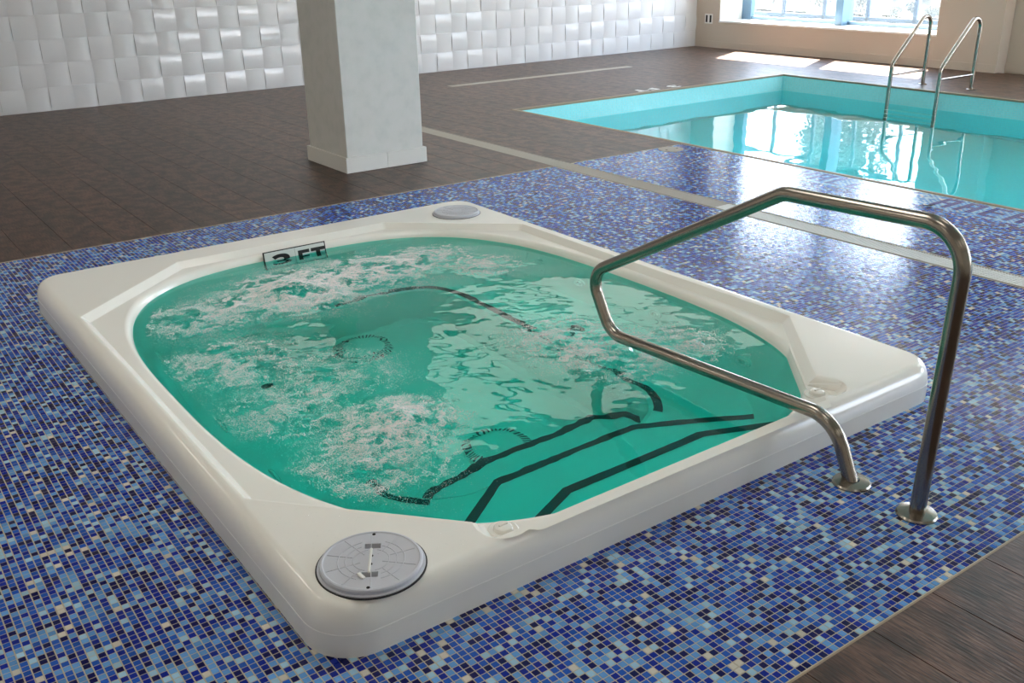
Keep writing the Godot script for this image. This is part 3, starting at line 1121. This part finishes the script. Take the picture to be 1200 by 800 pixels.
# ---------------------------------------------------------------- rails
func build_rail() -> void:
	var r := thing("grab_rail", "bent stainless steel grab rail bolted to the mosaic beside the hot tub steps", "handrail", Vector3(2.424, 0, -1.45))
	var o := Vector3(0, 0, 1.45)
	var path := rounded([[Vector3(0, 0.0, -1.342) + o, 0.0], [Vector3(0, 0.885, -1.318) + o, 0.125], [Vector3(0, 0.868, -1.935) + o, 0.10], [Vector3(0, 0.372, -2.86) + o, 0.085], [Vector3(0, 0.150, -2.73) + o, 0.11], [Vector3(0, 0.193, -1.66) + o, 0.14], [Vector3(0, 0.0, -1.572) + o, 0.0]], 14)
	part("tube", tube(path, 0.0235, 28), mats.steel, r)
	for z in [-1.342, -1.572]:
		part("flange", lathe([[0.060, 0.0], [0.060, 0.005], [0.056, 0.010], [0.038, 0.0135], [0.027, 0.0145], [0.0235, 0.0145]], 48), mats.steel, r, Vector3(0, 0.0, z) + o)

func build_ladder() -> void:
	var l := thing("pool_ladder", "two-rail stainless steel pool ladder at the far edge of the pool", "ladder", Vector3(10.72, 0, -6.4))
	var o := Vector3(-10.72, 0, 6.4)
	for z in [-6.7, -6.1]:
		var p := rounded([[Vector3(10.725, 0.0, z) + o, 0.0], [Vector3(10.725, 0.90, z) + o, 0.10], [Vector3(10.075, 0.28, z) + o, 0.12], [Vector3(10.06, -1.0, z) + o, 0.0]], 12)
		var t := part("rail", tube(p, 0.0215, 20), mats.steel, l)
		part("flange", lathe([[0.05, 0.0], [0.05, 0.006], [0.04, 0.012], [0.0215, 0.014]], 32), mats.steel, t, Vector3(10.725, 0.0, z) + o)
		part("brace", tube(PackedVector3Array([Vector3(10.07, 0.165, z) + o, Vector3(10.725, 0.165, z) + o]), 0.014, 14), mats.steel, t)
	for y in [-0.30, -0.55, -0.80]:
		part("tread", box_mesh(Vector3(0.08, 0.025, 0.6), 0.006), mats.white_paint, l, Vector3(10.06, y, -6.4) + o)

# ---------------------------------------------------------------- added lamps
func build_added_lamps() -> void:
	var glow := mat(Color(1, 1, 1), 0.5)
	glow.emission_enabled = true
	glow.emission = Color(1.0, 0.975, 0.935)
	glow.emission_energy_multiplier = 0.6
	# unseen fill panels added along side and near end: x, z, width, energy
	var spots := []
	for z in [-9.6, -6.9, -4.2]: spots.append([-1.6, z, 0.6, 1.5])
	spots.append([2.0, -3.3, 1.3, 2.4])  # unseen panel added above the tub to light its interior
	for z in [-1.5, 1.6]:
		for x in [-1.6, 1.2, 4.0, 7.0]: spots.append([x, z, 0.6, 0.45])
		spots.append([9.8, z, 0.6, 1.0])
	# large panels over the pool head, added to pale the hot tub reflections
	for x in [5.2, 7.1, 9.0]:
		for z in [-10.7, -8.8]: spots.append([x, z, 1.75, 0.62])
	for z in [-7.0, -5.1, -3.2]: spots.append([10.9, z, 1.75, 0.32])  # more panels added near the windows to throw glare on the mosaic
	for q in spots:
		var big: bool = q[2] > 1.0
		var l := thing("added_ceiling_light", "square light panel added in the ceiling above the hot tub" if q[2] == 1.3 else "large square light panel added in the ceiling above the pool" if big else "small square light panel added in the ceiling", "ceiling light", Vector3(q[0], CEIL, q[1]), "" if q[2] == 1.3 else "large added ceiling lights over the pool" if big else "small added ceiling lights of the hall")
		part("frame", box_mesh(Vector3(q[2] + 0.06, 0.03, q[2] + 0.06), 0.004), mats.frame, l, Vector3(0, -0.015, 0))
		part("diffuser", box_mesh(Vector3(q[2], 0.01, q[2])), glow, l, Vector3(0, -0.034, 0))
		var a := AreaLight3D.new()
		a.name = "added_panel_light"
		a.area_size = Vector2(q[2], q[2])
		a.light_color = Color(1.0, 0.975, 0.935)
		a.light_energy = q[3]
		a.area_range = 30.0
		a.area_attenuation = 2.0
		a.shadow_enabled = true
		a.rotation_degrees = Vector3(-90, 0, 0)
		a.position = Vector3(0, -0.05, 0)
		l.add_child(a)

# ---------------------------------------------------------------- outside
func scatter(called: String, label: String, category: String, at: Vector3, size: Vector3, leaves: int, leaf_mat: Material, bark: Material, trunk: float, leaf := 0.09) -> void:
	# a tree or shrub: bent trunk and branches, then leaves in clumps round the branch ends
	var o := thing(called, label, category, at)
	var wood := PackedVector3Array()
	var tips := []
	var stems := 1 if trunk > 0.0 else 5
	for s in stems:
		var lean := Vector3(rng.randf_range(-0.15, 0.15), 1, rng.randf_range(-0.15, 0.15)) * (trunk if trunk > 0.0 else size.y * 0.35)
		tube_soup(wood, PackedVector3Array([Vector3.ZERO, lean * 0.5 + Vector3(0.03, 0, 0), lean]), 0.10 if trunk > 0.0 else 0.015, 8)
		for k in 9 if trunk > 0.0 else 4:
			var tip := lean + Vector3(rng.randf_range(-0.8, 0.8) * size.x, rng.randf_range(0.1, 0.95) * (size.y - lean.y), rng.randf_range(-0.8, 0.8) * size.z)
			tube_soup(wood, PackedVector3Array([lean * rng.randf_range(0.7, 1.0), lean.lerp(tip, 0.5) + Vector3(0, 0.1, 0), tip]), 0.035 if trunk > 0.0 else 0.008, 6)
			tips.append(tip)
			tips.append(lean.lerp(tip, 0.6))
	part("branches", soup_mesh(wood, 50), bark, o)
	var g := PackedVector3Array()
	quad(g, Vector3(0, 0, -1), Vector3(0.45, 0.1, 0), Vector3(0, 0, 1), Vector3(-0.45, 0.1, 0))
	var mm := MultiMesh.new()
	mm.transform_format = MultiMesh.TRANSFORM_3D
	mm.mesh = soup_mesh(g, 60)
	mm.instance_count = leaves
	for i in leaves:
		var c: Vector3 = tips[rng.randi() % tips.size()]
		var p := c + Vector3(rng.randfn(), rng.randfn(), rng.randfn()) * size * 0.13
		p.y = maxf(p.y, 0.05)
		var b := Basis(Vector3(rng.randfn(), rng.randfn(), rng.randfn()).normalized(), rng.randf() * TAU)
		mm.set_instance_transform(i, Transform3D(b.scaled(Vector3.ONE * leaf * rng.randf_range(0.6, 1.3)), p))
	var f := MultiMeshInstance3D.new()
	f.name = "foliage"
	f.multimesh = mm
	f.material_override = leaf_mat
	o.add_child(f)
	f.set_meta("kind", "stuff")

var n_bank: FastNoiseLite

func bank_y(x: float, z: float) -> float:
	return 0.1 + clampf(x - 15.0, 0.0, 4.5) * 0.16 + 0.25 * n_bank.get_noise_2d(x, z) * clampf((x - 14.0) / 4.0, 0, 1)

func build_outside() -> void:
	# terrace kerb with a glass balustrade, then a stony bank with scrub beyond the windows
	n_bank = noise(0.35, FastNoiseLite.TYPE_SIMPLEX_SMOOTH, 5, 41)
	var bank := grid_water(12.9, 60.0, -60.0, 40.0, 0.5, bank_y, func(_x, _z): return true)
	var m := mat(Color.WHITE, 0.9)
	m.albedo_texture = noise_tex(noise(0.03, FastNoiseLite.TYPE_SIMPLEX_SMOOTH, 5, 42), [[0.0, Color(0.03, 0.03, 0.025)], [0.45, Color(0.08, 0.07, 0.06)], [0.52, Color(0.11, 0.10, 0.09)], [1.0, Color(0.20, 0.19, 0.17)]])
	m.uv1_triplanar = true
	m.uv1_world_triplanar = true
	m.uv1_scale = Vector3(0.35, 0.35, 0.35)
	var g := part("hillside", bank, m, self)
	tag(g, "pale stony bank rising outside the windows", "", "", "structure")
	var blue := mat(Color(0.16, 0.26, 0.36), 0.4)
	var bal := thing("balustrade", "pale blue glass balustrade on a kerb outside the windows", "balustrade", Vector3(13.6, 0.05, -5.0))
	part("kerb", box_mesh(Vector3(0.36, 0.36, 17.0), 0.01), mats.stone, bal, Vector3(0, 0.15, 0))
	part("bottom_rail", box_mesh(Vector3(0.05, 0.06, 17.0), 0.008), blue, bal, Vector3(0, 0.40, 0))
	part("top_rail", box_mesh(Vector3(0.06, 0.05, 17.0), 0.01), blue, bal, Vector3(0, 1.42, 0))
	for k in 21:
		var z := -6.19 - 0.81 + k * 0.81
		part("post", box_mesh(Vector3(0.05, 1.06, 0.055), 0.005), blue, bal, Vector3(0, 0.86, z))
		if k < 20: part("pane", box_mesh(Vector3(0.012, 0.9, 0.74)), mats.glass, bal, Vector3(0, 0.92, z + 0.405))
	var leaf := mat(Color(0.075, 0.10, 0.04), 0.6)
	leaf.backlight_enabled = true
	leaf.backlight = Color(0.06, 0.09, 0.03)
	var straw := mat(Color(0.17, 0.13, 0.08), 0.8)
	var bark := mat(Color(0.16, 0.13, 0.10), 0.9)
	for q in [[22.0, -16.6], [24.5, -17.0]]:
		scatter("tree", "leafy young tree on the bank outside the middle of the window" if q[0] < 23 else "taller tree behind the young tree on the bank", "tree", Vector3(q[0], bank_y(q[0], q[1]) - 0.05, q[1]), Vector3(0.9, 4.4, 0.9) if q[0] < 23 else Vector3(0.8, 5.4, 0.8), 3600, leaf, bark, 1.5, 0.11)
	var taken := []
	var k := 0
	while taken.size() < 40:
		var x := rng.randf_range(15.2, 18.2)
		var z := -x * rng.randf_range(0.56, 0.95)
		if taken.any(func(p): return p.distance_to(Vector2(x, z)) < 0.55): continue
		taken.append(Vector2(x, z))
		var dry := k % 3 != 0
		var o := Vector3(x, bank_y(x, z) - 0.03, z)
		scatter("shrub", "dry straw-coloured scrub on the bank outside the windows" if dry else "low green scrub on the bank outside the windows", "shrub", o, Vector3(0.26, 0.3, 0.26) * rng.randf_range(0.6, 1.1), 260, straw if dry else leaf, bark, 0.0, 0.03)
		get_child(get_child_count() - 1).set_meta("group", "dry scrub on the bank" if dry else "green scrub on the bank")
		k += 1

# ---------------------------------------------------------------- small things
func build_small_things() -> void:
	# beads of water splashed on the deck of the tub
	var mm := MultiMesh.new()
	mm.transform_format = MultiMesh.TRANSFORM_3D
	var bead := SphereMesh.new()
	bead.radius = 1.0
	bead.height = 2.0
	bead.radial_segments = 10
	bead.rings = 5
	mm.mesh = bead
	mm.instance_count = 170
	for i in 170:
		var p := Vector2.ZERO
		while true:
			p = Vector2(rng.randf_range(0.77, 1.2), rng.randf_range(-2.9, -1.85))
			if sd_deck(p) > 0.015 and p.distance_to(Vector2(0.907, -1.915)) > 0.16 and sd_roundrect(p, TUB[0], TUB[1], TUB[2], TUB[3], 0.14) < -0.056: break
		var r := rng.randf_range(0.0008, 0.0026)
		mm.set_instance_transform(i, Transform3D(Basis().scaled(Vector3(r, r * 0.45, r)), Vector3(p.x, RIM + r * 0.1, p.y)))
	var beads := MultiMeshInstance3D.new()
	beads.name = "water_beads"
	beads.multimesh = mm
	var clear := mat(Color(0.97, 0.98, 0.98, 0.0), 0.0)
	clear.transparency = BaseMaterial3D.TRANSPARENCY_ALPHA
	clear.refraction_enabled = true
	clear.refraction_scale = 0.033
	beads.material_override = clear
	add_child(beads)
	tag(beads, "small beads of water splashed on the cream deck of the hot tub", "water drops", "", "stuff")
	# double socket plate between the corner and the window
	var s := thing("wall_socket", "white double socket plate on the beige wall beside the window", "socket", Vector3(WALL_X - 0.004, 0.44, -11.58))
	part("plate", box_mesh(Vector3(0.008, 0.15, 0.17), 0.002), mats.white_paint, s)
	for z in [-0.042, 0.042]:
		part("socket_insert", box_mesh(Vector3(0.006, 0.11, 0.038), 0.001), mats.dark_hole, s, Vector3(-0.003, 0, z))
	# round access lid in the mosaic by the pool
	var a := thing("access_lid", "round grey access lid set in the mosaic beside the pool corner", "lid", Vector3(5.80, 0, -5.83))
	part("disc", lathe([[0.105, -0.002], [0.105, 0.003], [0.1, 0.0045], [0.0, 0.0045]], 40), mats.stone, a)
	for x in [-0.06, 0.06]:
		part("lift_hole", lathe([[0.011, 0.0], [0.011, 0.0052], [0.0, 0.0054]], 14), mats.dark_hole, a, Vector3(x, 0, 0.01))
	# white depth lettering on the planks at the far end of the pool
	var d := thing("deck_lettering", "white depth lettering on the planks along the pool edge", "lettering", Vector3(8.2, 0, -8.58))
	var f := SystemFont.new()
	f.font_names = PackedStringArray(["Droid Sans"])
	f.font_weight = 700
	var x := 0.33
	for ch in ["3", "F", "T"]:
		var tm := TextMesh.new()
		tm.font = f
		tm.text = ch
		tm.font_size = 64
		tm.pixel_size = 0.14 / 46.0
		tm.depth = 0.002
		var o := part("letter", tm, mats.white_paint, d, Vector3(x, 0.0012, 0))
		o.basis = Basis(Vector3(-1, 0, 0), Vector3(0, 0, 1), Vector3(0, 1, 0)) * Basis().scaled(Vector3(1.6, 1, 1))
		x -= 0.34 if ch == "3" else 0.2
	# bits of dry leaf blown onto the mosaic
	var crumb := mat(Color(0.08, 0.06, 0.04), 0.8)
	var names := ["dark leaf crumb on the mosaic near the floor gutter", "dark leaf crumb on the mosaic close to the hot tub corner", "curled brown leaf on the mosaic below the blue lettering", "dark leaf crumb on the mosaic near the plank edge"]
	var spots := [[5.02, -4.41], [3.66, -4.24], [5.71, -3.41], [3.98, -5.29]]
	for k in 4:
		var g := PackedVector3Array()
		var len := 0.045 if k == 2 else 0.022
		for i in 5:
			var u0 := -len + 2 * len * i / 5.0
			var u1 := -len + 2 * len * (i + 1) / 5.0
			var w0 := 0.35 * len * sin(PI * i / 5.0) + 0.001
			var w1 := 0.35 * len * sin(PI * (i + 1) / 5.0) + 0.001
			var y0 := 0.002 + 6.0 * u0 * u0
			var y1 := 0.002 + 6.0 * u1 * u1
			quad(g, Vector3(u0, y0 + 0.004, -w0), Vector3(u1, y1 + 0.004, -w1), Vector3(u1, y1, 0), Vector3(u0, y0, 0))
			quad(g, Vector3(u0, y0, 0), Vector3(u1, y1, 0), Vector3(u1, y1 + 0.004, w1), Vector3(u0, y0 + 0.004, w0))
		var o := part("leaf_fragment", soup_mesh(g, 40), crumb, self, Vector3(spots[k][0], 0, spots[k][1]))
		o.rotation.y = 0.6 + k
		tag(o, names[k], "leaf", "leaf litter on the mosaic")
